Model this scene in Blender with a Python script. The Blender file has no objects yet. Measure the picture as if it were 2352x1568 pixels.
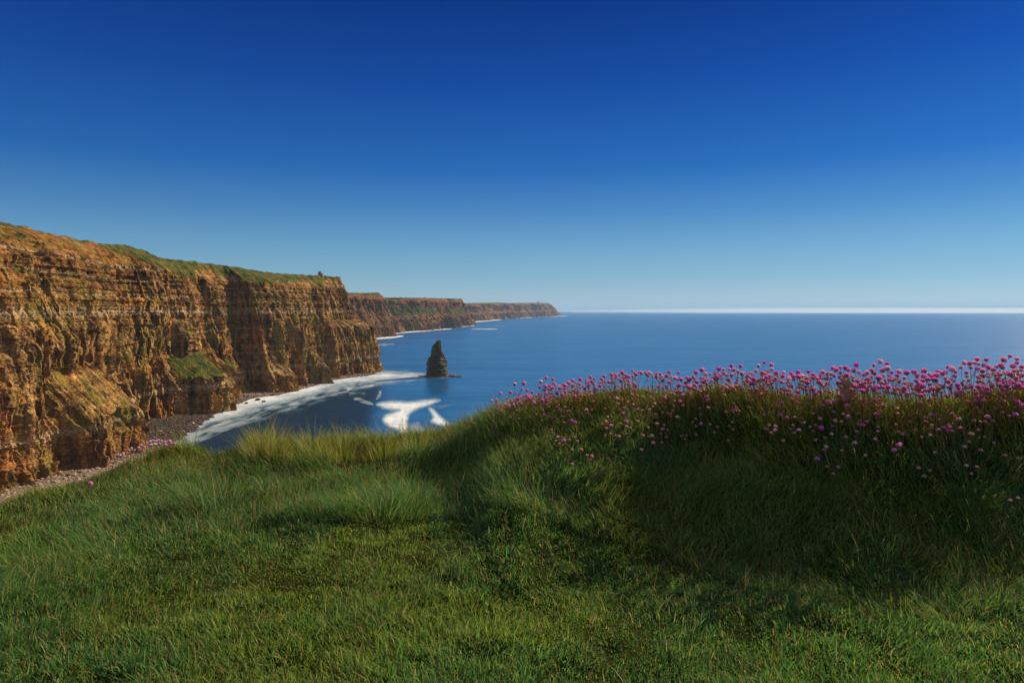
import bpy, math, random
import numpy as np
from mathutils import Vector

# ------------------------------------------------------------------ camera, world, sun
SC = bpy.context.scene
COL = SC.collection
F, CX, HZ, CAMZ = 1568.0, 1176.0, 711.0, 120.0      # focal length in picture units, centre column, horizon row, eye height above sea
SUN_AZ, SUN_EL = 49.5, 27.0
cam = bpy.data.cameras.new('camera')
camo = bpy.data.objects.new('camera', cam); COL.objects.link(camo)
cam.lens = 24.0; cam.sensor_width = 36.0
cam.shift_y = -(784.0 - HZ) / 2352.0
cam.clip_start = 0.05; cam.clip_end = 400000
camo.location = (0, 0, CAMZ); camo.rotation_euler = (math.radians(90), 0, 0)
SC.camera = camo

w = bpy.data.worlds.new('World'); SC.world = w; w.use_nodes = True
wn, wl = w.node_tree.nodes, w.node_tree.links
wn.clear()
wo = wn.new('ShaderNodeOutputWorld'); bg = wn.new('ShaderNodeBackground')
sky = wn.new('ShaderNodeTexSky'); sky.sky_type = 'NISHITA'; sky.sun_disc = False
sky.sun_elevation = math.radians(SUN_EL); sky.sun_rotation = math.radians(SUN_AZ)
sky.altitude = 120; sky.air_density = 1.0; sky.dust_density = 0.3; sky.ozone_density = 3.0
tc = wn.new('ShaderNodeTexCoord'); sx = wn.new('ShaderNodeSeparateXYZ')
wl.new(tc.outputs['Generated'], sx.inputs[0])
rp = wn.new('ShaderNodeValToRGB'); rp.color_ramp.interpolation = 'LINEAR'
EXPO = 0.45; EX = 2 ** EXPO
SKYR = [(0.0, (.300, .400, .455)), (0.045, (.176, .336, .440)), (0.088, (.116, .288, .455)), (0.14, (.055, .200, .440)), (0.199, (.0150, .125, .415)), (0.312, (.0035, .066, .345)), (0.413, (.0010, .036, .246)), (0.56, (.12, .19, .36)), (1.0, (.62, .64, .66))]  # top stops, out of view, brightened as added fill for shaded grass
while len(rp.color_ramp.elements) < len(SKYR): rp.color_ramp.elements.new(0.5)
for e, (p, c) in zip(rp.color_ramp.elements, SKYR): e.position = p; e.color = (*[k / EX for k in c], 1)
bw = wn.new('ShaderNodeRGBToBW'); wl.new(sky.outputs[0], bw.inputs[0])
pw_ = wn.new('ShaderNodeMath'); pw_.operation = 'POWER'; wl.new(bw.outputs[0], pw_.inputs[0]); pw_.inputs[1].default_value = 0.33
ml_ = wn.new('ShaderNodeMath'); ml_.operation = 'MULTIPLY'; wl.new(pw_.outputs[0], ml_.inputs[0]); ml_.inputs[1].default_value = 10.0 / 3.0 ** 0.33
wl.new(sx.outputs['Z'], rp.inputs[0])
mx = wn.new('ShaderNodeVectorMath'); mx.operation = 'SCALE'; wl.new(rp.outputs[0], mx.inputs[0]); wl.new(ml_.outputs[0], mx.inputs['Scale'])
wl.new(mx.outputs['Vector'], bg.inputs['Color']); bg.inputs['Strength'].default_value = 0.10
wl.new(bg.outputs[0], wo.inputs[0])

sl = bpy.data.lights.new('sun', 'SUN'); sl.energy = 5.0; sl.angle = math.radians(0.5); sl.color = (1.0, 0.82, 0.58)
so = bpy.data.objects.new('sun', sl); COL.objects.link(so)
az, el = math.radians(SUN_AZ), math.radians(SUN_EL)
sd = Vector((math.sin(az) * math.cos(el), math.cos(az) * math.cos(el), math.sin(el)))
so.rotation_euler = sd.to_track_quat('Z', 'Y').to_euler(); so.location = (0, 0, 300)
SC.view_settings.view_transform = 'Standard'; SC.view_settings.look = 'None'
SC.view_settings.exposure = EXPO; SC.view_settings.gamma = 1.0
SC.render.engine = 'CYCLES'
SC.cycles.max_bounces = 7; SC.cycles.transparent_max_bounces = 6; SC.cycles.volume_bounces = 3
SC.cycles.use_denoising = True
SC.cycles.caustics_reflective = False; SC.cycles.caustics_refractive = False

# ------------------------------------------------------------------ helpers
RNG = np.random.default_rng(11)
random.seed(4)

def h3(i, j, k, seed):
    with np.errstate(over='ignore'):
        n = (i.astype(np.int64) * 374761393 + j.astype(np.int64) * 668265263 + k.astype(np.int64) * 2147483647 + seed * 974634777) & 0xffffffff
        n = ((n ^ (n >> 13)) * 1274126177) & 0xffffffff
        n = ((n ^ (n >> 16)) * 2246822519) & 0xffffffff
        n = n ^ (n >> 15)
    return n.astype(np.float64) / 2147483647.5 - 1.0

def noise(x, y, z=0.0, seed=0):
    x, y, z = np.broadcast_arrays(np.asarray(x, float), np.asarray(y, float), np.asarray(z, float))
    xi, yi, zi = np.floor(x), np.floor(y), np.floor(z)
    fx, fy, fz = x - xi, y - yi, z - zi
    fx = fx * fx * fx * (fx * (fx * 6 - 15) + 10); fy = fy * fy * fy * (fy * (fy * 6 - 15) + 10); fz = fz * fz * fz * (fz * (fz * 6 - 15) + 10)
    r = 0
    for a in (0, 1):
        for b in (0, 1):
            for c in (0, 1):
                wgt = (fx if a else 1 - fx) * (fy if b else 1 - fy) * (fz if c else 1 - fz)
                r = r + wgt * h3(xi + a, yi + b, zi + c, seed)
    return r

def fbm(x, y, z=0.0, o=4, seed=0, g=0.5):
    r, a, t = 0, 1.0, 0
    for i in range(o):
        r = r + a * noise(np.asarray(x) * 2 ** i, np.asarray(y) * 2 ** i, np.asarray(z) * 2 ** i, seed + i * 7)
        t += a; a *= g
    return r / t

def sstep(a, b, x):
    t = np.clip((x - a) / (b - a), 0, 1); return t * t * (3 - 2 * t)

def setp(o, label=None, cat=None, group=None, kind=None):
    if label: o['label'] = label
    if cat: o['category'] = cat
    if group: o['group'] = group
    if kind: o['kind'] = kind
    return o

def mesh_obj(name, V, faces, mats, parent=None, smooth=False, attrs=None, mi=None):
    """V (n,3); faces: list of int arrays (m,k) with k = 3 or 4"""
    me = bpy.data.meshes.new(name)
    V = np.asarray(V, np.float32)
    me.vertices.add(len(V)); me.vertices.foreach_set('co', V.ravel())
    faces = [np.asarray(f, np.int32) for f in faces if len(f)]
    loops = np.concatenate([f.ravel() for f in faces])
    tot = np.concatenate([np.full(len(f), f.shape[1], np.int32) for f in faces])
    st = np.concatenate([[0], np.cumsum(tot)[:-1]]).astype(np.int32)
    me.loops.add(len(loops)); me.loops.foreach_set('vertex_index', loops)
    me.polygons.add(len(tot)); me.polygons.foreach_set('loop_start', st); me.polygons.foreach_set('loop_total', tot)
    if mi is not None: me.polygons.foreach_set('material_index', np.asarray(mi, np.int32))
    me.polygons.foreach_set('use_smooth', np.full(len(tot), smooth, bool))
    for k, a in (attrs or {}).items():
        a = np.asarray(a, np.float32)
        if a.ndim == 1:
            at = me.attributes.new(k, 'FLOAT', 'POINT'); at.data.foreach_set('value', a)
        else:
            at = me.attributes.new(k, 'FLOAT_VECTOR', 'POINT'); at.data.foreach_set('vector', a.ravel())
    me.update(calc_edges=True); me.validate(verbose=False)
    for m in (mats if isinstance(mats, (list, tuple)) else [mats]): me.materials.append(m)
    o = bpy.data.objects.new(name, me); COL.objects.link(o)
    if parent: o.parent = parent
    return o

def grid_faces(nr, nc, off=0, wrap=False):
    r = np.arange(nr - 1)[:, None]; c = np.arange(nc if wrap else nc - 1)[None, :]
    c2 = (c + 1) % nc
    a = r * nc + c; b = r * nc + c2; d = (r + 1) * nc + c; e = (r + 1) * nc + c2
    return np.stack([a, b, e, d], -1).reshape(-1, 4) + off

def sea_pt(x, y):
    Y = CAMZ * F / (y - HZ); return np.array([(x - CX) / F * Y, Y])

class NT:
    def __init__(s, name):
        s.m = bpy.data.materials.new(name); s.m.use_nodes = True
        s.n, s.l = s.m.node_tree.nodes, s.m.node_tree.links
        s.p = s.n['Principled BSDF']; s.out = s.n['Material Output']
    def add(s, t, **k):
        n = s.n.new(t)
        for a, b in k.items(): setattr(n, a, b)
        return n
    def put(s, sock, v):
        if isinstance(v, bpy.types.NodeSocket): s.l.new(v, sock)
        elif isinstance(v, (tuple, list)) and len(v) == 3 and len(sock.default_value) == 4: sock.default_value = (*v, 1)
        else: sock.default_value = v
    def mix(s, f, a, b, mode='MIX'):
        n = s.add('ShaderNodeMix', data_type='RGBA', blend_type=mode)
        s.put(n.inputs[0], f); s.put(n.inputs[6], a); s.put(n.inputs[7], b); return n.outputs[2]
    def math(s, op, a, b=0.0, c=0.0, clamp=False):
        n = s.add('ShaderNodeMath', operation=op, use_clamp=clamp)
        s.put(n.inputs[0], a); s.put(n.inputs[1], b); s.put(n.inputs[2], c); return n.outputs[0]
    def pos(s, scale=(1, 1, 1)):
        g = s.add('ShaderNodeNewGeometry'); m = s.add('ShaderNodeMapping')
        s.l.new(g.outputs['Position'], m.inputs[0]); m.inputs['Scale'].default_value = scale; return m.outputs[0]
    def noise(s, vec, scale, detail=4, rough=0.55, dist=0.0):
        n = s.add('ShaderNodeTexNoise'); s.l.new(vec, n.inputs['Vector'])
        n.inputs['Scale'].default_value = scale; n.inputs['Detail'].default_value = detail
        n.inputs['Roughness'].default_value = rough; n.inputs['Distortion'].default_value = dist; return n.outputs['Fac']
    def ramp(s, f, stops, interp='LINEAR'):
        n = s.add('ShaderNodeValToRGB'); cr = n.color_ramp; cr.interpolation = interp
        while len(cr.elements) < len(stops): cr.elements.new(0.5)
        for e, (p, c) in zip(cr.elements, stops):
            e.position = p; e.color = (c, c, c, 1) if isinstance(c, (int, float)) else (*c, 1)
        s.l.new(f, n.inputs[0]); return n.outputs[0]
    def attr(s, name, vec=False):
        n = s.add('ShaderNodeAttribute', attribute_name=name); return n.outputs['Vector'] if vec else n.outputs['Fac']
    def bump(s, h, dist, strength=1.0):
        n = s.add('ShaderNodeBump'); s.put(n.inputs['Height'], h); n.inputs['Distance'].default_value = dist
        n.inputs['Strength'].default_value = strength; s.l.new(n.outputs[0], s.p.inputs['Normal'])
    def base(s, c, rough=0.9, spec=0.2):
        s.put(s.p.inputs['Base Color'], c); s.put(s.p.inputs['Roughness'], rough); s.p.inputs['Specular IOR Level'].default_value = spec
        return s.m

# ------------------------------------------------------------------ materials
def cliff_mat(name, far=False):
    t = NT(name)
    p = t.pos()
    warp = t.noise(t.pos((0.02, 0.02, 0.05)), 1.0, 3)
    g = t.add('ShaderNodeNewGeometry'); s = t.add('ShaderNodeSeparateXYZ'); t.l.new(g.outputs['Position'], s.inputs[0])
    zz = t.math('ADD', s.outputs['Z'], t.math('MULTIPLY', warp, 7.0))
    # rock tone: warm browns varying in broad patches
    broad = t.noise(t.pos((0.012, 0.012, 0.02)), 1.0, 4, 0.6)
    streak = t.noise(t.pos((0.16, 0.16, 0.022)), 1.0, 6, 0.62)
    fine = t.noise(t.pos((0.5, 0.5, 0.9)), 1.0, 5, 0.65)
    rock = t.ramp(streak, [(0.32, (0.075, 0.040, 0.020)), (0.43, (0.25, 0.140, 0.062)), (0.55, (0.50, 0.320, 0.135)), (0.70, (0.74, 0.56, 0.30))])
    # orange iron staining
    rock = t.mix(t.ramp(t.noise(t.pos((0.05, 0.05, 0.015)), 1.0, 5, 0.6), [(0.50, 0.0), (0.68, 0.6)]), rock, (0.62, 0.27, 0.07))
    # bedding: thin beds as a function of height
    cz = t.add('ShaderNodeCombineXYZ'); t.l.new(zz, cz.inputs[2])
    bed = t.add('ShaderNodeTexNoise', noise_dimensions='1D'); t.l.new(zz, bed.inputs['W']); bed.inputs['Scale'].default_value = 0.22; bed.inputs['Detail'].default_value = 5; bed.inputs['Roughness'].default_value = 0.75
    rock = t.mix(1.0, rock, t.ramp(bed.outputs['Fac'], [(0.34, (0.66, 0.62, 0.60)), (0.46, (0.92, 0.90, 0.88)), (0.55, (1.03, 1.0, 0.98)), (0.66, (1.30, 1.24, 1.15))]), 'MULTIPLY')
    # known pale sandstone beds
    pale = None
    for zc, hw in ((117.5, 4.5), (165.5, 1.6), (31.0, 3.5), (150.0, 1.0), (134.0, 1.4), (92, 0.8)):
        d = t.math('ABSOLUTE', t.math('SUBTRACT', zz, zc + 3.5))
        m = t.math('SUBTRACT', 1.0, t.math('DIVIDE', d, hw * 1.3), clamp=True)
        pale = m if pale is None else t.math('MAXIMUM', pale, m)
    pale = t.math('MULTIPLY', pale, t.ramp(fine, [(0.35, 0.25), (0.6, 1.0)]))
    
    # upper third darker, redder rock
    up = t.ramp(t.math('DIVIDE', zz, 220.0, clamp=True), [(0.55, 0.0), (0.78, 0.55)])
    rock = t.mix(up, rock, t.mix(1.0, rock, (0.84, 0.62, 0.36), 'MULTIPLY'))
    blk = t.noise(t.pos((0.035, 0.035, 0.09)), 1.0, 5, 0.7, 0.6)
    rock = t.mix(1.0, rock, t.ramp(blk, [(0.36, (0.42, 0.36, 0.34)), (0.47, (0.85, 0.82, 0.80)), (0.58, (1.12, 1.1, 1.05)), (0.7, (1.35, 1.3, 1.15))]), 'MULTIPLY')
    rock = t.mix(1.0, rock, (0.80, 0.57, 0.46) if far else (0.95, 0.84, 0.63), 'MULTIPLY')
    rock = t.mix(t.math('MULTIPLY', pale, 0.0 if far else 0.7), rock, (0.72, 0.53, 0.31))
    # fine mottling, crevice shade painted into its dark end
    rock = t.mix(1.0, rock, t.ramp(fine, [(0.35, 0.26), (0.50, 0.90), (0.68, 1.40)]), 'MULTIPLY')
    # moss / turf
    gcol = t.ramp(t.noise(t.pos((0.1, 0.1, 0.1)), 1.0, 5, 0.65), [(0.34, (0.025, 0.036, 0.006)), (0.48, (0.065, 0.078, 0.010)), (0.58, (0.13, 0.115, 0.020)), (0.70, (0.25, 0.17, 0.05))])
    ga = t.attr('grass')
    gm = t.math('ADD', ga, t.math('MULTIPLY', t.math('SUBTRACT', t.noise(t.pos((0.14, 0.14, 0.05)), 1.0, 5, 0.7), 0.5), 1.5))
    gm = t.ramp(gm, [(0.42, 0.0), (0.62, 1.0)])
    moss = t.ramp(t.noise(t.pos((0.06, 0.06, 0.02)), 1.0, 6, 0.7), [(0.50, 0.0), (0.64, 0.65)])
    c = t.mix(moss, rock, (0.27, 0.235, 0.035))
    c = t.mix(gm, c, gcol)
    t.bump(t.math('ADD', t.math('MULTIPLY', fine, 1.0), t.math('MULTIPLY', bed.outputs['Fac'], 0.8)), 3.0 if not far else 8.0, 0.9)
    return t.base(c, 0.95, 0.1)

M_CLIFF = cliff_mat('cliff_rock')
M_FAR = cliff_mat('far_cliff_rock', True)

def rock_mat(name, lo, hi, scale=1.0, top=None, wet=0.9):
    t = NT(name)
    n = t.noise(t.pos((scale, scale, scale)), 1.0, 6, 0.65)
    c = t.ramp(n, [(0.32, lo), (0.66, hi)])
    if top:
        g = t.add('ShaderNodeNewGeometry'); s = t.add('ShaderNodeSeparateXYZ'); t.l.new(g.outputs['Normal'], s.inputs[0])
        m = t.math('ADD', s.outputs['Z'], t.math('MULTIPLY', n, 0.6))
        c = t.mix(t.ramp(m, [(0.62, 0.0), (0.85, 1.0)]), c, top)
    t.bump(n, 0.6 / scale, 0.8)
    return t.base(c, wet, 0.3)

# ------------------------------------------------------------------ sea
def poly_mask(px, py, pts, soft):
    """soft inside mask of a polygon given in picture coordinates"""
    pts = np.array(pts, float); n = len(pts)
    inside = np.zeros(px.shape, bool); dist = np.full(px.shape, 1e9)
    for i in range(n):
        x1, y1 = pts[i]; x2, y2 = pts[(i + 1) % n]
        c = ((y1 > py) != (y2 > py)) & (px < (x2 - x1) * (py - y1) / (y2 - y1 + 1e-12) + x1)
        inside ^= c
        t = np.clip(((px - x1) * (x2 - x1) + (py - y1) * (y2 - y1)) / ((x2 - x1) ** 2 + (y2 - y1) ** 2 + 1e-9), 0, 1)
        dist = np.minimum(dist, np.hypot(px - x1 - t * (x2 - x1), py - y1 - t * (y2 - y1)))
    d = np.where(inside, dist, -dist)
    return sstep(-soft, soft, d)

def line_mask(px, py, pts, wid):
    pts = np.array(pts, float); r = np.zeros(px.shape)
    for i in range(len(pts) - 1):
        x1, y1, w1 = pts[i]; x2, y2, w2 = pts[i + 1]
        t = np.clip(((px - x1) * (x2 - x1) + (py - y1) * (y2 - y1)) / ((x2 - x1) ** 2 + (y2 - y1) ** 2 + 1e-9), 0, 1)
        d = np.hypot((px - x1 - t * (x2 - x1)), (py - y1 - t * (y2 - y1)))
        r = np.maximum(r, 1 - sstep(0.3, 1.0, d / ((w1 + (w2 - w1) * t) * wid)))
    return r

WATERLINE = [(300, 1075), (345, 1032), (400, 1003), (440, 975), (480, 950), (530, 933), (560, 917), (620, 906), (680, 894), (740, 878), (800, 867), (872, 857)]
def build_sea():
    xs = np.concatenate([np.linspace(-6000, -400, 12), np.linspace(-300, 240, 60)[:-1], np.linspace(240, 1120, 620), np.linspace(1122, 2500, 240), np.linspace(2700, 9000, 12)])
    ys = np.concatenate([[HZ + 0.9, HZ + 1.6, HZ + 3], np.linspace(HZ + 5, 845, 230), np.linspace(845.4, 1060, 420), np.linspace(1064, 1500, 60), np.linspace(1600, 9000, 20)])
    gx, gy = np.meshgrid(xs, ys)
    Y = CAMZ * F / (gy - HZ); X = (gx - CX) / F * Y
    V = np.stack([X, Y, np.zeros_like(X)], -1).reshape(-1, 3)
    px, py = gx.ravel(), gy.ravel(); wx, wy = X.ravel(), Y.ravel()
    # break up edges with world-space noise
    nx = fbm(wx / 26, wy / 40, 0, 4, 5); ny = fbm(wx / 26, wy / 40, 3.3, 4, 9)
    sc = np.clip((py - HZ) / 150, 0.08, 2.2)
    qx, qy = px + nx * 10 * sc, py + ny * 5 * sc
    foam = np.zeros(len(px))
    wl_ = np.array(WATERLINE, float)
    band = [(w_[0], w_[1] - 14) for w_ in wl_[:-1]] + [(875, 853), (930, 856), (975, 861)] + \
           [(975, 865), (935, 869), (880, 874), (850, 875), (800, 879), (765, 889), (735, 899), (674, 915), (610, 931), (539, 953), (470, 977), (425, 1005), (385, 1050)]
    foam = np.maximum(foam, 1.0 * poly_mask(qx, qy, band, 11) * (0.82 + 0.25 * nx))
    band2 = [(w_[0], w_[1] - 14) for w_ in wl_[:-1]] + [(875, 852), (960, 858), (950, 872), (870, 885), (800, 897), (740, 920), (660, 945), (560, 970), (450, 1020), (400, 1075)]
    foam = np.maximum(foam, 0.50 * poly_mask(qx, qy, band2, 12) * np.clip(0.7 + 1.2 * fbm(wx / 9, wy / 30, 0, 4, 31), 0, 1))
    n2x = fbm(wx / 40, wy / 60, 1.3, 3, 15); n2y = fbm(wx / 40, wy / 60, 5.3, 3, 19)
    q2x, q2y = px + n2x * 5, py + n2y * 3
    swirl = [(866, 929), (880, 937), (900, 941), (916, 941), (900, 948), (888, 953), (879, 963), (882, 972), (893, 980), (912, 986), (920, 995), (932, 1000), (936, 985), (933, 968), (936, 955), (945, 943), (962, 936), (984, 930), (1000, 923), (1011, 919), (995, 917), (965, 919), (940, 923), (900, 923), (878, 925)]
    foam = np.maximum(foam, 0.97 * poly_mask(q2x, q2y, swirl, 7.5))
    blob = [(983, 936), (996, 941), (1007, 953), (1020, 965), (1034, 975), (1020, 980), (1003, 974), (990, 968), (996, 958), (990, 946)]
    foam = np.maximum(foam, 0.93 * poly_mask(q2x, q2y, blob, 6.5))
    foam = np.maximum(foam, 0.45 * poly_mask(q2x, q2y, [(940, 975), (960, 970), (975, 985), (960, 1000), (940, 998)], 8))
    foam = np.maximum(foam, 0.14 * line_mask(q2x, q2y, [(985, 930, 7), (1010, 935, 9), (1040, 930, 3)], 1.0))
    for pts, k in (([(800, 893, 3), (826, 891, 4), (850, 886, 3), (858, 884, 2)], 0.75), ([(866, 915, 2), (871, 907, 4), (874, 900, 2.5)], 0.6),
                   ([(805, 905, 5), (835, 906, 5)], 0.35), ([(818, 915, 5), (850, 925, 4), (858, 928, 2)], 0.4), ([(760, 905, 3), (800, 898, 3)], 0.35),
                   ([(868, 792, 1), (884, 791, 3), (905, 790, 1)], 0.5)):
        foam = np.maximum(foam, k * line_mask(px + nx * 4, py + ny * 3, pts, 1.5) * np.clip(0.75 + nx, 0, 1))
    for pts, k in (([(845, 778, 2.5), (899, 774, 3.2), (925, 771.5, 1.5)], 1.0), ([(899, 766.5, 1.3), (930, 763, 1.3), (970, 760, 1.6), (1000, 757, 1.5), (1036, 755, 1.0)], 1.0),
                   ([(1000, 754, 1.2), (1050, 750, 1.3), (1088, 747.5, 1.5)], 0.9), ([(1085, 742, 1.2), (1090, 739, 1.6), (1150, 733.8, 1.2)], 1.0), ([(1160, 731.8, .7), (1222, 728.6, .8)], 0.95),
                   ([(1225, 728, .6), (1300, 725.3, .9)], 0.9), ([(1084, 755.5, .6), (1125, 755.6, 1.1), (1142, 755.6, .5)], 0.8), ([(1010, 752, .6), (1030, 752, 1)], .5), ([(1130, 748, .5), (1160, 749, .6)], 0.3)):
        foam = np.maximum(foam, k * line_mask(px + nx * 2, py + ny * 0.3, pts, 1.3))
    # wash round the foot of the stack
    foam = np.maximum(foam, 0.35 * line_mask(px, py, [(950, 864, 3), (985, 867.5, 2), (1062, 864, 2)], 1.0))
    dark_reflection = 0.95 * poly_mask(px, py, [(300, 1120), (330, 1030), (480, 960), (600, 930), (700, 905), (800, 884), (875, 878), (880, 895), (862, 940), (850, 1000), (860, 1120)], 26)  # dark cliff reflection and steep view painted into the inshore water colour
    dark_reflection = np.maximum(dark_reflection, 0.5 * poly_mask(px, py, [(980, 866), (1030, 866), (1034, 890), (1020, 905), (985, 905), (978, 885)], 9))  # dark reflection of the stack painted on the water below it
    t = NT('sea_water')
    fa = t.attr('foam')
    tex = t.noise(t.pos((0.06, 0.025, 1)), 1.0, 6, 0.7, 1.0)
    tex2 = t.noise(t.pos((0.22, 0.07, 1)), 1.0, 6, 0.75, 1.5)
    tt = t.math('ADD', t.math('MULTIPLY', tex, 0.5), t.math('MULTIPLY', tex2, 0.5))
    fm = t.ramp(t.math('ADD', t.math('MULTIPLY', fa, 1.12), t.math('MULTIPLY', t.math('SUBTRACT', tt, 0.62), t.math('MULTIPLY', 1.7, t.math('MINIMUM', fa, 0.55)))), [(0.08, 0.0), (0.5, 0.45), (1.0, 1.0)])
    broad = t.noise(t.pos((0.0016, 0.006, 1)), 1.0, 6, 0.65)
    deep = t.ramp(broad, [(0.3, (0.012, 0.110, 0.300)), (0.7, (0.024, 0.160, 0.395))])
    deep = t.mix(t.attr('dark_reflection'), deep, (0.004, 0.026, 0.055))
    c = t.mix(t.ramp(fa, [(0.0, 0.0), (0.35, 0.5)]), deep, (0.03, 0.13, 0.17))
    fcol = t.ramp(t.noise(t.pos((0.12, 0.035, 1)), 1.0, 7, 0.75, 1.2), [(0.34, (0.42, 0.60, 0.66)), (0.50, (0.82, 0.86, 0.88)), (0.66, (0.93, 0.94, 0.94))])
    c = t.mix(t.math('MULTIPLY', fm, 0.93), c, fcol)
    t.put(t.p.inputs['Base Color'], c)
    t.put(t.p.inputs['Roughness'], t.math('ADD', 0.24, t.math('MULTIPLY', fm, 0.6)))
    t.p.inputs['IOR'].default_value = 1.33
    t.p.inputs['Specular IOR Level'].default_value = 0.12
    wv = t.math('ADD', t.noise(t.pos((0.030, 0.10, 1)), 1.0, 6, 0.65), t.math('MULTIPLY', t.noise(t.pos((0.006, 0.022, 1)), 1.0, 4, 0.6), 3.0))
    t.bump(wv, 5.0, 0.38)
    faces = grid_faces(len(ys), len(xs))[:, ::-1]
    o = mesh_obj('sea', V, [faces], t.m, smooth=True, attrs={'foam': foam, 'dark_reflection': dark_reflection})
    setp(o, 'deep blue calm sea with white surf along the cliff foot', 'sea', kind='structure')
build_sea()

# ------------------------------------------------------------------ cliffs
def resample(ctrl, s_ctrl, s_new, smooth=0):
    ctrl = np.asarray(ctrl, float)
    out = np.stack([np.interp(s_new, s_ctrl, ctrl[:, k]) for k in range(ctrl.shape[1])], -1)
    for _ in range(smooth):
        o2 = out.copy(); o2[1:-1] = 0.25 * out[:-2] + 0.5 * out[1:-1] + 0.25 * out[2:]; out = o2
    return out

def beds(z, seed, th=6.0):
    """stepped ledge profile: every bed sticks out by its own amount"""
    q = z / th + 0.6 * noise(z / 23.0, 0.5, 0, seed + 3)
    i = np.floor(q); f = q - i
    a = h3(i, i * 0, i * 0, seed); b = h3(i + 1, i * 0, i * 0, seed)
    return a + (b - a) * sstep(0.86, 1.0, f)

def build_cliff(name, B, T, topz, ncols, nrows, prof, scale=1.0, seed=0, benches=(), fins=(), colden=None, mat=None, plateau=600, cap=25.0, nosef=None, nosemix=None, smooth=6, amp=1.0):
    B = np.asarray(B, float); T = np.asarray(T, float)
    L = np.hypot(*np.diff(B, axis=0).T); s0 = np.concatenate([[0], np.cumsum(L)])
    # column density follows distance from the origin so near rock is finer
    ss = np.linspace(0, s0[-1], 4000); bb = resample(B, s0, ss)
    den = 1.0 / np.hypot(bb[:, 0], bb[:, 1]) * np.where((bb[:, 1] < 420) | (np.abs(bb[:, 0] / np.maximum(bb[:, 1], 1)) > 0.80), 0.12, 1.0); cum = np.concatenate([[0], np.cumsum((den[1:] + den[:-1]) / 2)]); cum /= cum[-1]
    s = np.interp(np.linspace(0, 1, ncols), cum, ss)
    b = resample(B, s0, s, smooth); t_ = resample(T, s0, s, smooth * 3)
    tz = resample(np.asarray(topz, float)[:, None], s0, s, 2)[:, 0] if topz is not None else None
    if tz is None: raise ValueError
    d = np.gradient(resample(B, s0, s, 200), axis=0); n = np.stack([d[:, 1], -d[:, 0]], -1); n /= np.linalg.norm(n, axis=1)[:, None]
    v = np.linspace(-0.02, 1, nrows)
    S, Vv = np.meshgrid(s, v)
    Z = Vv * tz[None, :]
    wprof = np.interp(v, [p[0] for p in prof], [p[1] for p in prof])[:, None] * np.ones_like(S)
    if nosef is not None:
        wn_ = np.interp(v, [p[0] for p in nosef], [p[1] for p in nosef])[:, None]
        k = sstep(nosemix[0], nosemix[1], b[:, 1])[None, :]
        wprof = wprof * (1 - k) + wn_ * k; k_nose = k
    # ledge wobble so that the break to the turf slope is not level
    BX = b[None, :, 0] + (t_[None, :, 0] - b[None, :, 0]) * wprof
    BY = b[None, :, 1] + (t_[None, :, 1] - b[None, :, 1]) * wprof
    k = 1.0 / scale
    hf = np.clip(Vv, 0, 1)
    rough = 1 - (0.75 - 0.45 * (b[None, :, 1] < 640) * (nosef is not None)) * sstep(0.84, 0.93, hf + 0.05 * noise(S * k / 40, 0, 0, seed + 77))   # turf cap is smoother
    wz = Z * k
    Sw = S * k + 6 * noise(wz / 40, S * k / 80, 0, seed + 1) + 2.0 * noise(wz / 12, S * k / 20, 0, seed + 2)
    big = fbm(Sw / 105, wz / 420, 0, 3, seed + 10) * 17
    r1 = 1 - np.abs(fbm(Sw / 42, wz / 150, 0, 3, seed + 20)) * 2.4
    med = (r1 - 0.45) * 10.5
    r2 = 1 - np.abs(noise(Sw / 13, wz / 70, 0, seed + 30)) * 2
    flut = (r2 - 0.4) * 4.2 + noise(Sw / 5.5, wz / 40, 0, seed + 31) * 2.2
    # square-cut columns under the ledges
    cq = np.floor(Sw / 4.2 + 0.8 * noise(Sw / 9, wz / 60, 0, seed + 32)); bq = np.floor(wz / 13 + noise(Sw / 60, 0, 0, seed + 33))
    col = h3(cq, bq, cq * 0, seed + 34) * 1.2
    bd = beds(wz + 1.5 * noise(Sw / 90, 0, 0, seed + 4), seed + 40, 7.0) * 1.15 + beds(wz + 0.8 * noise(Sw / 40, 0, 0, seed + 5), seed + 41, 2.3) * 0.55
    bd = bd * (0.5 + 0.7 * sstep(-0.5, 0.5, noise(Sw / 55, wz / 40, 0, seed + 6)))
    fine = fbm(S * k / 3.5, wz / 3.5, 0, 3, seed + 50) * 1.1
    # lower third spreads into buttress feet
    foot = (1 - sstep(0.0, 0.45, hf)) * np.clip(r1, 0, 1) * 7
    ub = sstep(92, 116, wz)
    q3 = np.floor(Sw / 1.9 + 0.7 * noise(Sw / 5, wz / 30, 0, seed + 35)); q4 = np.floor(wz / 5.5 + noise(Sw / 17, 0, 0, seed + 36))
    crack = -np.clip(1 - np.abs(noise(Sw / 6.5, wz / 45, 0, seed + 37)) * 5.5, 0, 1) ** 1.5 * 3.4 - np.clip(1 - np.abs(noise(Sw / 2.9, wz / 20, 0, seed + 38)) * 5, 0, 1) * 1.3
    med = med * (1.1 - 0.4 * ub); flut = flut * (1.2 - 0.6 * ub); bd = bd * (0.35 + 1.15 * ub); crack = crack * (1.1 - 0.35 * ub)
    col = col * 1.6 + h3(q3, q4, q3 * 0, seed + 39) * 0.75 + crack
    kn = k_nose if nosef is not None else 0
    disp = (big * (1 - 0.75 * kn) + (med * (1 - 0.5 * kn) + flut * (1 - 0.3 * kn) + col + bd + foot * (1 - 0.8 * kn)) * rough + fine * (0.5 + 0.5 * rough)) * scale * amp
    gr = np.zeros_like(S)
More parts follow.
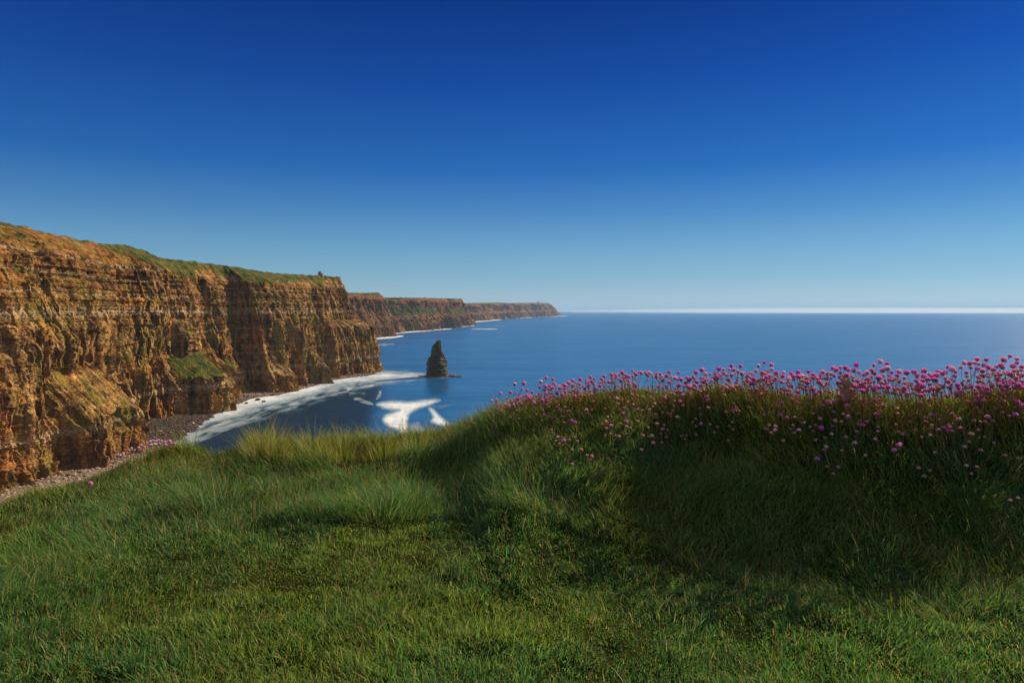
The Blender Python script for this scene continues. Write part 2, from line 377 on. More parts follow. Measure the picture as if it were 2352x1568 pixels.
    for (yc, wdt, zb, hb, pr, kk) in benches:
        m = np.exp(-((b[:, 1] - yc) / wdt) ** 4)[None, :]
        zr = zb + hb * 0.25 * noise(S * k / 25, 0, 0, seed + 60)
        disp = disp + pr * m * (1 - np.clip((Z - zr) / hb, 0, 1)) * 1.0
        on = m * sstep(zr - 3, zr + 3, Z) * (1 - sstep(zr + hb - 4, zr + hb + 4, Z))
        gr = np.maximum(gr, on * kk)
        disp = disp - on * (med + flut + col + bd) * 0.75
    for (yc, wdt, zt, pr) in fins:
        m = np.exp(-((b[:, 1] - yc + 2.5 * noise(Z / 14, yc, 0, seed)) / wdt) ** 4)[None, :] if False else np.exp(-((b[None, :, 1] - yc + 4 * noise(Z / 14, yc, 0, seed)) / wdt) ** 4)
        disp = disp + pr * m * (1 - sstep(zt * 0.25, zt, Z) * 1.0)
    edge = sstep(0.93, 1.0, hf)
    disp = disp * (1 - 0.8 * edge)
    X = BX + n[None, :, 0] * disp; Y = BY + n[None, :, 1] * disp
    Zo = Z + (fbm(S * k / 14, 0, 0, 3, seed + 80) * 2.2 + 0.0) * edge * scale
    # turf mask
    cap_z = tz[None, :] - (np.interp(b[:, 1], [500, 640, 760, 900], [5, 6, 20, cap])[None, :] if name == 'cliff' and nosef is not None else cap) * (0.75 + 0.5 * noise(S * k / 35, 0, 0, seed + 90) + 0.25 * noise(S * k / 9, 0, 0, seed + 91))
    gr = np.maximum(gr, 0.80 * sstep(-6, 8, Z - cap_z))
    ymid = 0.30 * sstep(0.15, 0.6, noise(S * k / 50, wz / 40, 0, seed + 95)) + 0.12
    gr = np.maximum(gr, ymid)
    if nosef is not None: gr = np.maximum(gr, (0.42 + 0.2 * noise(S / 30, Z / 12, 0, 97)) * sstep(0.85, 0.93, hf) * (b[None, :, 1] < 700))
    # plateau behind the edge
    pr_ = [4, 12, 40, 120, 300, plateau]
    PX = [t_[:, 0] - n[:, 0] * q for q in pr_]; PY = [t_[:, 1] - n[:, 1] * q for q in pr_]; PZ = [tz - 0.015 * q - 0.4 for q in pr_]
    X = np.vstack([X] + PX); Y = np.vstack([Y] + PY); Zo = np.vstack([Zo] + PZ)
    gr = np.vstack([gr] + [np.full((1, ncols), 1.2)] * len(pr_))
    V = np.stack([X, Y, Zo], -1).reshape(-1, 3)
    o = mesh_obj(name, V, [grid_faces(X.shape[0], ncols)], mat or M_CLIFF, smooth=False, attrs={'grass': gr.ravel()})
    return o, (t_, tz)

SKY_MAIN = np.array([(0, 512), (50, 518), (105, 533), (130, 541), (230, 560), (290, 563), (325, 573), (342, 580), (349, 590), (420, 598), (500, 608), (560, 617), (620, 627), (700, 632), (745, 633), (781, 637)], float)
bpx = [(0, 1140), (60, 1112), (110, 1085), (190, 1058), (250, 1030), (262, 1003), (300, 977), (390, 965), (470, 940), (482, 925), (530, 920), (545, 905), (620, 903), (665, 890), (720, 880), (740, 870), (830, 860), (868, 856)]
B = [(-235, -260), (-240, 0), (-255, 130), (-285, 250), (-315, 360)] + [tuple(sea_pt(*p)) for p in bpx]
Tx = lambda Y: np.interp(Y, [-300, 300, 450, 580, 720, 900, 1100, 1250, 1320], [-330, -350, -392, -428, -440, -432, -402, -368, -338])
T = [(float(Tx(p[1] + 18)), p[1] + 18) for p in B]
B += [(-250, 1325), (-275, 1400), (-340, 1500), (-520, 1650), (-900, 1800)]
T += [(-334, 1330), (-352, 1375), (-430, 1440), (-580, 1540), (-900, 1600)]
def topz_from(T, sky, left=None, right=None):
    r = []
    for (x, y) in T:
        px = CX + F * x / y if y > 0 else -9e9
        if px < sky[0, 0] and left is not None: r.append(left(y) if callable(left) else left)
        elif px > sky[-1, 0] + 12 and right is not None: r.append(right)
        else: r.append(CAMZ + (HZ - np.interp(px, sky[:, 0], sky[:, 1])) / F * y)
    return r
# refine controls so the skyline is followed closely
def densify(B, T, n=12):
    b2, t2 = [], []
    for i in range(len(B) - 1):
        for k in range(n):
            f = k / n
            b2.append((B[i][0] * (1 - f) + B[i + 1][0] * f, B[i][1] * (1 - f) + B[i + 1][1] * f))
            t2.append((T[i][0] * (1 - f) + T[i + 1][0] * f, T[i][1] * (1 - f) + T[i + 1][1] * f))
    return b2 + [B[-1]], t2 + [T[-1]]
B, T = densify(B, T)
tz = topz_from(T, SKY_MAIN, left=lambda y: float(np.interp(y, [-300, 100, 400, 560], [121, 130, 170, 192])))
prof = [(0, 0), (0.18, 0.09), (0.45, 0.18), (0.64, 0.27), (0.78, 0.38), (0.87, 0.50), (0.95, 0.78), (1.0, 1.0)]
nose = [(0, 0), (0.26, 0.13), (0.46, 0.27), (0.48, 0.30), (0.53, 0.54), (0.555, 0.73), (0.785, 0.82), (0.87, 0.90), (1.0, 1.0)]
benches = [(548, 50, 38, 34, 28, 0.42), (795, 38, 40, 26, 24, 1.0), (885, 20, 34, 20, 18, 1.0)]
fins = [(862, 9, 95, 20), (1010, 14, 46, 22), (700, 14, 75, 12), (1120, 12, 60, 14), (950, 10, 70, 12), (640, 12, 40, 10), (1200, 12, 120, 9)]
cliff_main, (t_main, tz_main) = build_cliff('cliff', B, T, tz, 1500, 400, prof, 1.0, 3, benches, fins, nosef=nose, nosemix=(1180, 1290), amp=1.0)
setp(cliff_main, 'tall layered brown sea cliff with grassy rim, nearest and largest', 'cliff', kind='structure')

def far_cliff(name, bpx, sky, setback, hidden, ncols, nrows, scale, seed, label, cap, benches=(), prof=prof, nosedrop=None, before=()):
    B = list(before) + [tuple(sea_pt(*p)) for p in bpx]
    T = []
    for i, p in enumerate(B):
        sb = setback
        T.append((p[0] - sb, p[1] + sb * 0.5))
    e = B[-1]; et = T[-1]
    for (dx, dy) in hidden:
        B.append((e[0] + dx, e[1] + dy)); T.append((et[0] + dx, et[1] + dy * 0.8))
    B, T = densify(B, T)
    tz = topz_from(T, np.array(sky, float))
    tz = [max(8.0, z) for z in tz]
    o, _ = build_cliff(name, B, T, tz, ncols, nrows, prof, scale, seed, benches, (), cap=cap, mat=M_FAR, plateau=1500)
    setp(o, label, 'cliff', kind='structure')
    return o
profB = [(0, 0), (0.12, 0.07), (0.36, 0.20), (0.47, 0.48), (0.56, 0.60), (0.92, 0.78), (1.0, 1.0)]
far_cliff('cliff', [(760, 800), (800, 790), (840, 781), (862, 776.5), (899, 771.5)], [(700, 673), (784, 673), (868, 672.5), (871, 674), (876, 684), (884, 694), (889, 720)], 58, [(-60, 250), (-300, 800)], 420, 130, 1.6, 21, 'purple brown cliff headland directly behind the tall main cliff', 12, prof=profB)
far_cliff('cliff', [(840, 772), (880, 767.5), (899, 765), (930, 761.5), (1000, 755.5), (1050, 750), (1085, 747)], [(840, 683), (875, 683), (960, 684), (1061, 686.5), (1068, 691), (1073, 697), (1085, 722)], 80, [(-60, 350), (-600, 1500)], 560, 130, 2.2, 33, 'middle distance cliff headland with bright green ledges halfway up', 14, prof=profB,
          benches=[(4000, 420, 85, 50, 20, 0.9), (4900, 400, 85, 45, 20, 0.8)])
far_cliff('cliff', [(1040, 742), (1084, 738), (1115, 735.5), (1149, 733), (1190, 730.5), (1222, 728.4), (1260, 726.6), (1292, 725.2)],
          [(1040, 697), (1074, 697), (1134, 695), (1161, 695), (1164, 697), (1214, 695.7), (1244, 694.7), (1248, 699), (1254, 697), (1258, 695.0), (1261, 699), (1271, 704.4), (1280, 709.5), (1286, 714), (1292, 722)], 130, [(-200, 900), (-2500, 4000)], 620, 110, 4.0, 47, 'farthest low cliff headland tapering down into the horizon', 22, prof=profB)

# ------------------------------------------------------------------ towers
M_STONE = rock_mat('tower_stone', (0.30, 0.18, 0.10), (0.60, 0.42, 0.25), 0.8)
M_DARK = NT('dark_opening').base((0.02, 0.015, 0.012), 1.0, 0.0)
def lathe(profile, seg=24, cx=0, cy=0):
    a = np.linspace(0, 2 * np.pi, seg, endpoint=False)
    V = np.array([[cx + r * math.cos(t), cy + r * math.sin(t), z] for r, z in profile for t in a])
    return V, grid_faces(len(profile), seg, wrap=True)
def box(cx, cy, cz, sx_, sy_, sz_, rot=0.0):
    c, s = math.cos(rot), math.sin(rot)
    V = []
    for z in (-.5, .5):
        for x, y in ((-.5, -.5), (.5, -.5), (.5, .5), (-.5, .5)):
            V.append((cx + x * sx_ * c - y * sy_ * s, cy + x * sx_ * s + y * sy_ * c, cz + z * sz_))
    Fc = np.array([(0, 3, 2, 1), (4, 5, 6, 7), (0, 1, 5, 4), (1, 2, 6, 5), (2, 3, 7, 6), (3, 0, 4, 7)])
    return np.array(V, float), Fc
def join(parts):
    V, Fs, off = [], [], 0
    for v, f in parts: V.append(v); Fs.append(np.asarray(f) + off); off += len(v)
    return np.vstack(V), Fs
def tower(loc, r, h, label, turret=True, group=None):
    e = bpy.data.objects.new('stone_tower', None); COL.objects.link(e); e.location = loc
    setp(e, label, 'tower')
    v, f = lathe([(r * 1.06, -3), (r * 1.03, 0), (r, h * 0.5), (r * 0.98, h * 0.86), (r * 1.08, h * 0.88), (r * 1.08, h * 0.92), (r * 0.8, h * 0.92), (0.01, h * 0.92)], 28)
    mesh_obj('wall', v, [f], M_STONE, e)
    ps = []
    for k in range(12):
        a = k * math.pi / 6
        ps.append(box(math.cos(a) * r * 0.98, math.sin(a) * r * 0.98, h * 0.96, r * 0.2, r * 0.3, h * 0.085, a))
    v, f = join(ps); mesh_obj('battlement', v, f, M_STONE, e)
    for a in (-1.2, -0.2):
        v, f = box(math.cos(a) * r * 0.995, math.sin(a) * r * 0.995, h * 0.55, 0.12 * r, 0.22 * r, h * 0.16, a); mesh_obj('window', v, [f], M_DARK, e)
    if turret:
        v, f = lathe([(r * 0.45, -3), (r * 0.45, h * 0.5), (r * 0.5, h * 0.52), (r * 0.5, h * 0.6), (0.01, h * 0.6)], 16, r * 1.35, 0.0)
        mesh_obj('turret', v, [f], M_STONE, e)
    return e
def top_at(px):
    c = CX + F * t_main[:, 0] / np.maximum(t_main[:, 1], 1)
    ok = (t_main[:, 1] > 400) & (t_main[:, 1] < 1340)
    i = np.argmin(np.where(ok, np.abs(c - px), 1e9)); return t_main[i, 0], t_main[i, 1], tz_main[i]
tx, ty, tzz = top_at(733)
tower((tx, ty + 4, tzz - 0.5), 3.3, 8.4, 'small round stone watchtower with a turret on the main cliff rim')
fy = 9800.0
tower(((1236 - CX) / F * fy, fy, CAMZ + (HZ - 697) / F * fy), 8, 36, 'tiny far watchtower on the farthest headland', False)

# ------------------------------------------------------------------ sea stack
def build_stack():
    Y0 = CAMZ * F / (865.5 - HZ); m = Y0 / F
    left = [(867, 977), (860, 980), (840, 980.5), (828, 981.5), (821, 983.5), (818, 989), (806, 991), (797, 991.5), (791, 996), (785, 1000.5), (782, 1004)]
    right = [(867, 1031), (860, 1027), (833, 1026), (821, 1022.5), (813, 1018), (803, 1015), (793, 1012.5), (786, 1011.5), (782, 1010)]
    rows, seg = 150, 170
    ys = np.linspace(869, 782, rows)
    Zr = CAMZ - (ys - HZ) * m
    L_ = np.interp(-ys, [-a for a, _ in left], [b for _, b in left]); R_ = np.interp(-ys, [-a for a, _ in right], [b for _, b in right])
    cx = ((L_ + R_) / 2 - CX) * m; rx = (R_ - L_) / 2 * m
    a = np.linspace(0, 2 * np.pi, seg, endpoint=False)
    A, Zg = np.meshgrid(a, Zr); RX = rx[:, None]; CXg = cx[:, None]
    bd = beds(Zg + 0.6 * noise(np.cos(A) * 2, np.sin(A) * 2, 0, 3), 71, 3.4) * 0.9 + beds(Zg, 72, 1.3) * 0.4
    nz = fbm(np.cos(A) * 2.2, np.sin(A) * 2.2, Zg / 14, 4, 81) * 2.4 + fbm(np.cos(A) * 8, np.sin(A) * 8, Zg / 4, 3, 85) * 1.3
    q = (bd * 1.9 + nz * 1.7) * np.clip(RX / 8, 0.45, 1)
    X = CXg + np.cos(A) * (RX + q * 0.8 - 0.6); Yv = Y0 + 10 + np.sin(A) * (RX * 1.05 + 2 + q) ; 
    V = np.stack([X, Yv, Zg + nz * 0.3], -1).reshape(-1, 3)
    V = np.vstack([V, [[cx[-1], Y0 + 10, Zr[-1] + 1.2]]])
    base = (rows - 1) * seg; tri = np.array([(base + i, base + (i + 1) % seg, len(V) - 1) for i in range(seg)])
    t = NT('stack_rock')
    g = t.add('ShaderNodeNewGeometry'); s = t.add('ShaderNodeSeparateXYZ'); t.l.new(g.outputs['Position'], s.inputs[0])
    n1 = t.noise(t.pos((0.3, 0.3, 0.5)), 1.0, 6, 0.7)
    bedn = t.add('ShaderNodeTexNoise', noise_dimensions='1D'); t.l.new(s.outputs['Z'], bedn.inputs['W']); bedn.inputs['Scale'].default_value = 0.5; bedn.inputs['Detail'].default_value = 4
    c = t.ramp(n1, [(0.3, (0.05, 0.032, 0.022)), (0.55, (0.15, 0.095, 0.06)), (0.75, (0.34, 0.24, 0.15))])
    c = t.mix(1.0, c, t.ramp(bedn.outputs['Fac'], [(0.38, 0.55), (0.6, 1.35)]), 'MULTIPLY')
    gz = t.math('ADD', t.math('DIVIDE', s.outputs['Z'], 64.0), t.math('MULTIPLY', t.math('SUBTRACT', n1, 0.5), 0.9))
    c = t.mix(t.ramp(gz, [(0.60, 0.0), (0.85, 0.75)]), c, (0.11, 0.16, 0.02))
    t.bump(n1, 1.2, 0.8)
    t.base(c, 0.9, 0.2)
    o = mesh_obj('sea_stack', V, [grid_faces(rows, seg, wrap=True), tri], t.m)
    setp(o, 'dark layered sea stack rising alone from the water with mossy top', 'sea stack')
    # low reef on both sides
    def reef(x0, x1, py, w_, hh, label, seed):
        n, k = 90, 30
        u = np.linspace(0, 1, n)[:, None]; a2 = np.linspace(0, np.pi, k)[None, :]
        xs = ((x0 + (x1 - x0) * u) - CX) * m; Yc = CAMZ * F / (py - HZ)
        env = np.sin(np.pi * np.clip(u, 0.0, 1)) ** 0.5
        hgt = hh * env * (0.6 + 0.7 * np.abs(fbm(u * 14, 0, 0, 4, seed)))
        X = xs + 0 * a2; Yg = Yc + np.cos(a2) * w_ * env * (1 + 0.5 * noise(u * 9, a2 * 2, 0, seed)); Zg = np.sin(a2) ** 0.4 * hgt + 0.7 * noise(u * 30, a2 * 4, 0, seed + 2) * env - 0.7
        V = np.stack([X, Yg, Zg], -1).reshape(-1, 3)
        o = mesh_obj('rock_reef', V, [grid_faces(n, k)], t.m)
        setp(o, label, 'reef')
    reef(1018, 1064, 864.5, 9, 5.0, 'low dark reef reaching right from the foot of the sea stack', 5)
    reef(954, 990, 863.5, 6, 2.4, 'thin low reef awash to the left of the sea stack', 8)
build_stack()

# ------------------------------------------------------------------ beach and boulders
BASE = [(-60, 1180), (0, 1140), (60, 1112), (110, 1085), (190, 1058), (250, 1030), (262, 1003), (300, 977), (390, 965), (470, 940), (482, 925), (530, 920), (545, 905), (620, 903), (665, 890), (720, 880), (740, 870), (830, 860), (868, 856)]
WATER = [(120, 1260), (180, 1180), (260, 1115), (310, 1072), (345, 1042), (395, 1012), (425, 990), (445, 974), (500, 943), (530, 934), (560, 918), (580, 914), (628, 907), (680, 896), (720, 885), (745, 877), (800, 867), (840, 863), (868, 858)]
def ico():
    p = (1 + 5 ** .5) / 2
    V = np.array([(-1, p, 0), (1, p, 0), (-1, -p, 0), (1, -p, 0), (0, -1, p), (0, 1, p), (0, -1, -p), (0, 1, -p), (p, 0, -1), (p, 0, 1), (-p, 0, -1), (-p, 0, 1)], float)
    V /= np.linalg.norm(V[0])
    Fc = np.array([(0, 11, 5), (0, 5, 1), (0, 1, 7), (0, 7, 10), (0, 10, 11), (1, 5, 9), (5, 11, 4), (11, 10, 2), (10, 7, 6), (7, 1, 8), (3, 9, 4), (3, 4, 2), (3, 2, 6), (3, 6, 8), (3, 8, 9), (4, 9, 5), (2, 4, 11), (6, 2, 10), (8, 6, 7), (9, 8, 1)])
    return V, Fc
IV, IF = ico()
def build_beach():
    n, k = 500, 40
    b = np.array([sea_pt(*p) for p in BASE]); q = np.array([sea_pt(*p) for p in WATER])
    i0 = np.linspace(0, len(b) - 1, n)
    b = resample(b, np.arange(len(b)), i0, 4); q = resample(q, np.arange(len(q)), i0, 4)
    inl = b - np.array([26.0, 0]); t = np.linspace(0, 1, k)
    P = inl[:, None, :] * (1 - t)[None, :, None] + (q + (q - b) * 0.25 + np.array([3.0, 0]))[:, None, :] * t[None, :, None]
    wid = np.clip(np.linalg.norm(q - b, axis=1) / 40, 0.1, 1.0)
    Z = (5.0 * wid[:, None] + 1.4) * (1 - t[None, :]) ** 0.9 - 0.8 + 0.5 * fbm(P[..., 0] / 6, P[..., 1] / 6, 0, 3, 4)
    pale = 0.35 + 0.9 * (1 - t[None, :]) * wid[:, None] + 0.25 * noise(P[..., 0] / 20, P[..., 1] / 30, 0, 9)
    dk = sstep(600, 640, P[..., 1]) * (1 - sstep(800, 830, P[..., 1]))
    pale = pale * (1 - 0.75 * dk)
    m = NT('shingle')
    pa = m.attr('pale'); nn = m.noise(m.pos((1, 1, 1)), 0.8, 5, 0.7)
    c = m.mix(m.ramp(pa, [(0.25, 0.0), (0.8, 1.0)]), (0.06, 0.04, 0.026), (0.25, 0.18, 0.125))
    c = m.mix(1.0, c, m.ramp(nn, [(0.3, 0.5), (0.7, 1.4)]), 'MULTIPLY')
    m.bump(nn, 1.0, 1.0); m.base(c, 0.9, 0.2)
    o = mesh_obj('beach', np.concatenate([P, Z[..., None]], -1).reshape(-1, 3), [grid_faces(n, k)[:, ::-1]], m.m, smooth=True, attrs={'pale': pale.ravel()})
    setp(o, 'narrow shingle beach at the foot of the main cliff', 'beach', kind='structure')
    # loose stones, far too many to count
    N = 15000
    ii = RNG.integers(0, n, N * 3); jj = RNG.integers(6, k - 4, N * 3)
    keep = RNG.random(N * 3) < wid[ii] * 0.9 + 0.12; ii, jj = ii[keep][:N], jj[keep][:N]; N = len(ii)
    c0 = P[ii, jj] + RNG.normal(0, 1.2, (N, 2)); z0 = Z[ii, jj]
    r = np.clip(RNG.lognormal(-0.45, 0.5, N), 0.3, 2.6)
    S = np.stack([r * RNG.uniform(.7, 1.4, N), r * RNG.uniform(.7, 1.4, N), r * RNG.uniform(.4, .8, N)], -1)
    th = RNG.random(N) * 6.28; ct, st = np.cos(th), np.sin(th)
    Vb = IV[None] * (1 + 0.28 * RNG.normal(0, 1, (N, 12, 1))).clip(.6, 1.5) * S[:, None, :]
    Vr = np.stack([Vb[..., 0] * ct[:, None] - Vb[..., 1] * st[:, None] + c0[:, None, 0], Vb[..., 0] * st[:, None] + Vb[..., 1] * ct[:, None] + c0[:, None, 1], Vb[..., 2] + z0[:, None]], -1)
    Fb = (IF[None] + 12 * np.arange(N)[:, None, None]).reshape(-1, 3)
    m2 = NT('cobble')
    pa = m2.attr('pale'); nn = m2.noise(m2.pos(), 0.35, 4, 0.6)
    c = m2.mix(m2.ramp(pa, [(0.15, 0.0), (0.85, 1.0)]), (0.06, 0.04, 0.026), (0.38, 0.28, 0.20))
    c = m2.mix(1.0, c, m2.ramp(nn, [(0.3, 0.7), (0.7, 1.2)]), 'MULTIPLY'); m2.base(c, 0.85, 0.3)
    pv = np.repeat(np.clip(pale[ii, jj] + RNG.normal(0, .22, N), 0, 1.2), 12)
    o = mesh_obj('shingle', Vr.reshape(-1, 3), [Fb], m2.m, attrs={'pale': pv})
    setp(o, 'loose pale and brown stones strewn along the beach', 'stones', kind='stuff')
    # single boulders standing in the surf
    mb = rock_mat('wet_boulder', (0.03, 0.022, 0.018), (0.12, 0.08, 0.055), 0.6)
    spots = [((592, 919), 2.6, 'largest dark boulder in the surf below the buttress'), ((606, 923), 2.0, 'dark boulder just seaward of the largest surf boulder'),
             ((627, 908), 2.4, 'dark boulder at the foot of the leaning buttress'), ((700, 887), 2.2, 'dark boulder awash between cliff foot and surf'), ((566, 927), 1.8, 'small dark rock beside the pale pebble beach'),
             ((655, 900), 1.8, 'low wet rock in the middle of the long surf line'), ((745, 873), 2.2, 'dark wet boulder where the beach ends at the cliff')]
    for (p, rr, lab) in spots:
        e = sea_pt(*p)
        from_v = []
        g = np.linspace(0, np.pi, 9); h = np.linspace(0, 2 * np.pi, 14, endpoint=False)
        G, H = np.meshgrid(g, h, indexing='ij')
        dd = np.stack([np.sin(G) * np.cos(H), np.sin(G) * np.sin(H), np.cos(G)], -1)
        rad = rr * (1 + 0.35 * fbm(dd[..., 0] * 1.5 + p[0], dd[..., 1] * 1.5, dd[..., 2] * 1.5, 3, 6))
        V = dd * rad[..., None] * np.array([1.3, 1.1, 0.75])
        o = mesh_obj('boulder', V.reshape(-1, 3), [grid_faces(9, 14, wrap=True)[:, ::-1]], mb)
        o.location = (e[0], e[1], 0.5 * rr * 0.7); setp(o, lab, 'boulder', 'boulders standing in the surf')
build_beach()

# ------------------------------------------------------------------ near ground
Z0 = -1.35
CR = np.array([(-2000, 1330, 9, .7), (-400, 1260, 5.0, .7), (-150, 1190, 4.7, .7), (0, 1156, 4.7, .7), (100, 1130, 5.0, .7), (200, 1095, 5.4, .7), (290, 1056, 5.9, .7), (400, 1038, 6.2, .75), (500, 1044, 6.2, .75), (560, 1028, 6.4, .75), (600, 1010, 6.6, .75), (700, 1008, 6.6, .75),
               (760, 1008, 6.6, .75), (830, 1012, 6.6, .75), (920, 1006, 6.6, .75), (1000, 998, 6.6, .75), (1080, 966, 6.6, .65), (1130, 940, 6.6, .52), (1200, 922, 6.3, .50), (1300, 903, 6.0, .55), (1400, 882, 5.8, .60), (1450, 876, 5.8, .62), (1520, 884, 5.75, .64),
               (1560, 894, 5.5, .66), (1640, 880, 5.2, .68), (1750, 880, 4.9, .69), (1850, 890, 4.75, .70), (1950, 880, 4.55, .71), (2050, 890, 4.45, .72), (2200, 892, 4.45, .73), (2352, 874, 4.6, .73), (2480, 840, 4.8, .72), (2620, 815, 4.7, .7), (3000, 815, 5.2, .7), (3600, 830, 7, .7)], float)  # rows beyond the right of view: unseen ridge, raised to cast shade on the bank
CPHI = np.arctan((CR[:, 0] - CX) / F); CU = (CR[:, 0] - CX) / F
CZ = -(CR[:, 1] - HZ) / F * CR[:, 2] - 0.07
CRAD = CR[:, 2] * np.sqrt(1 + CU ** 2)
_ph = np.concatenate([[-math.pi, -2.2, -1.57, -1.3], CPHI, [1.15, 1.3, 1.57, 2.2, math.pi]])
_rc = np.concatenate([[400, 320, 290, 60], CRAD, [16, 40, 120, 300, 400]])
_zc = np.concatenate([[-1.0, -1.2, -1.35, -1.35], CZ, [-0.5, -0.6, -1, -1.2, -1.0]])
_a0 = np.concatenate([[.7] * 4, CR[:, 3], [.7] * 5])
def crest(phi):
    return np.interp(phi, _ph, _rc), np.interp(phi, _ph, _zc), np.interp(phi, _ph, _a0)
def ground(X, Y):
    X, Y = np.asarray(X, float), np.asarray(Y, float)
    phi = np.arctan2(X, Y); R = np.hypot(X, Y); rc, zc, a0 = crest(phi)
    a = R / rc
    z = Z0 + (zc - Z0) * np.clip(sstep(a0, 1.02, a) * 0.5 + 0.5 * np.clip((a - a0) / (1 - a0), 0, 1), 0, 1)
    d = np.clip(R - rc, 0, None)
    z = z - d * d / (0.5 + d) * 1.7
    und = 0.035 * noise(X / 1.3, Y / 1.3, 0, 3) + 0.03 * noise(X / 0.45, Y / 0.45, 0, 5) + 0.012 * noise(X / 0.14, Y / 0.14, 0, 6)
    return CAMZ + z + und * np.clip(R / 2, 0, 1)
def build_ground():
    nphi = 1000
    phi = np.concatenate([np.linspace(-math.pi, -0.9, 90)[:-1], np.linspace(-0.9, 0.9, 800), np.linspace(0.9, math.pi, 90)[1:]])
    rc, _, _ = crest(phi)
    av = np.concatenate([[0.0, 0.1, 0.2], np.linspace(0.25, 1.0, 200)])
    ex = np.concatenate([np.linspace(0.02, 1.0, 25), [1.4, 2, 3, 5, 8, 13, 20, 30, 45, 60, 75]])
    R = np.vstack([av[:, None] * rc[None], rc[None] + ex[:, None]])
    X = R * np.sin(phi)[None]; Y = R * np.cos(phi)[None]
    Z = np.maximum(ground(X, Y), -2)
    m = NT('soil_and_thatch')
    n1 = m.noise(m.pos(), 9.0, 5, 0.7)
    c = m.ramp(n1, [(0.3, (0.012, 0.016, 0.004)), (0.6, (0.030, 0.036, 0.009)), (0.8, (0.06, 0.05, 0.02))])
    m.bump(n1, 0.03, 1.0); m.base(c, 1.0, 0.0)
    o = mesh_obj('ground', np.stack([X, Y, Z], -1).reshape(-1, 3), [grid_faces(len(R), len(phi))], m.m, smooth=True)
    setp(o, 'grassy headland ground in the foreground', 'ground', kind='structure')
build_ground()

# ------------------------------------------------------------------ grass
def grass_mat(name):
    t = NT(name)
    col = t.attr('col', True)
    t.put(t.p.inputs['Base Color'], col); t.p.inputs['Roughness'].default_value = 0.6; t.p.inputs['Specular IOR Level'].default_value = 0.10
    tr = t.add('ShaderNodeBsdfTranslucent'); t.l.new(t.mix(1.0, col, (1.05, 1.2, 0.7), 'MULTIPLY'), tr.inputs['Color'])
    mx_ = t.add('ShaderNodeMixShader'); mx_.inputs[0].default_value = 0.42
    t.l.new(t.p.outputs[0], mx_.inputs[1]); t.l.new(tr.outputs[0], mx_.inputs[2]); t.l.new(mx_.outputs[0], t.out.inputs['Surface'])
    return t.m
M_GRASS = grass_mat('grass_blades')
def blades(P, ang, lean, L, wd, col, droop):
    """ribbon blades: P (n,3), ang = lean direction, lean = sideways reach / length, droop = curl of the tip"""
    n = len(P); ts = np.array([0, 0.38, 0.72, 1.0]); ws = np.array([1.0, 0.9, 0.6])
    dx, dy = np.cos(ang), np.sin(ang)
    wa = ang + RNG.normal(0, 1.0, n) + 1.57; wx, wy = np.cos(wa), np.sin(wa)
    V = np.empty((n, 7, 3)); C = np.empty((n, 7, 3))
    for k, t in enumerate(ts):
        h = lean * (0.35 * t + 0.65 * t * t)
        up = t * np.sqrt(np.clip(1 - lean ** 2 * 0.8, 0.08, 1)) - droop * t ** 3
        c = np.stack([P[:, 0] + dx * h * L, P[:, 1] + dy * h * L, P[:, 2] - 0.01 + up * L], -1)
        shade = 0.55 + 0.45 * t
        if k < 3:
            o = np.stack([wx, wy, np.zeros(n)], -1) * (wd * ws[k] * 0.5)[:, None]
            V[:, 2 * k] = c - o; V[:, 2 * k + 1] = c + o; C[:, 2 * k] = col; C[:, 2 * k + 1] = col
        else: V[:, 6] = c; C[:, 6] = col
    b = 7 * np.arange(n)[:, None]
    q = np.concatenate([b + np.array([[0, 1, 3, 2]]), b + np.array([[2, 3, 5, 4]])]); tr = b + np.array([[4, 5, 6]])
    return V.reshape(-1, 3), q, tr, C.reshape(-1, 3)

GREEN = np.array([(0.095, 0.215, 0.045), (0.130, 0.275, 0.052), (0.070, 0.190, 0.040), (0.165, 0.275, 0.045), (0.095, 0.235, 0.055)])
STRAW = np.array([(0.36, 0.25, 0.10), (0.30, 0.17, 0.07), (0.42, 0.34, 0.16)])
def colours(n, X, Y, straw=0.12, yellow=0.0):
    c = GREEN[RNG.integers(0, len(GREEN), n)] * np.array([0.98, 0.88, 1.25])
    patch = noise(X / 0.9, Y / 0.9, 0, 44)[:, None]
    c *= 1 + 0.22 * patch
    yl = sstep(0.15, 0.55, noise(X / 0.8, Y / 0.6, 0, 47) + 0.0)[:, None] * 0.6 + yellow
    c = c * (1 - yl) + (c * np.array([1.75, 1.18, 0.7])) * yl
    m = RNG.random(n) < straw
    c[m] = STRAW[RNG.integers(0, 3, m.sum())]
    return c * RNG.uniform(0.55, 1.45, (n, 1))
def sample(n, u0, u1, a0, a1, pw=1.0):
    """points over the near ground, a = share of the way from the eye to the edge"""
    phi = RNG.uniform(math.atan(u0), math.atan(u1), n)
    rc, _, _ = crest(phi)
    a = (a0 ** (1 + pw) + (a1 ** (1 + pw) - a0 ** (1 + pw)) * RNG.random(n)) ** (1 / (1 + pw))
    R = np.where(a <= 1, a * rc, rc + (a - 1) * 2.0)
    return R * np.sin(phi), R * np.cos(phi), phi, a
def flow(X, Y):
    return 2.0 * noise(X / 0.55, Y / 0.55, 0, 61) + 1.3 * noise(X / 0.2, Y / 0.2, 0, 63)
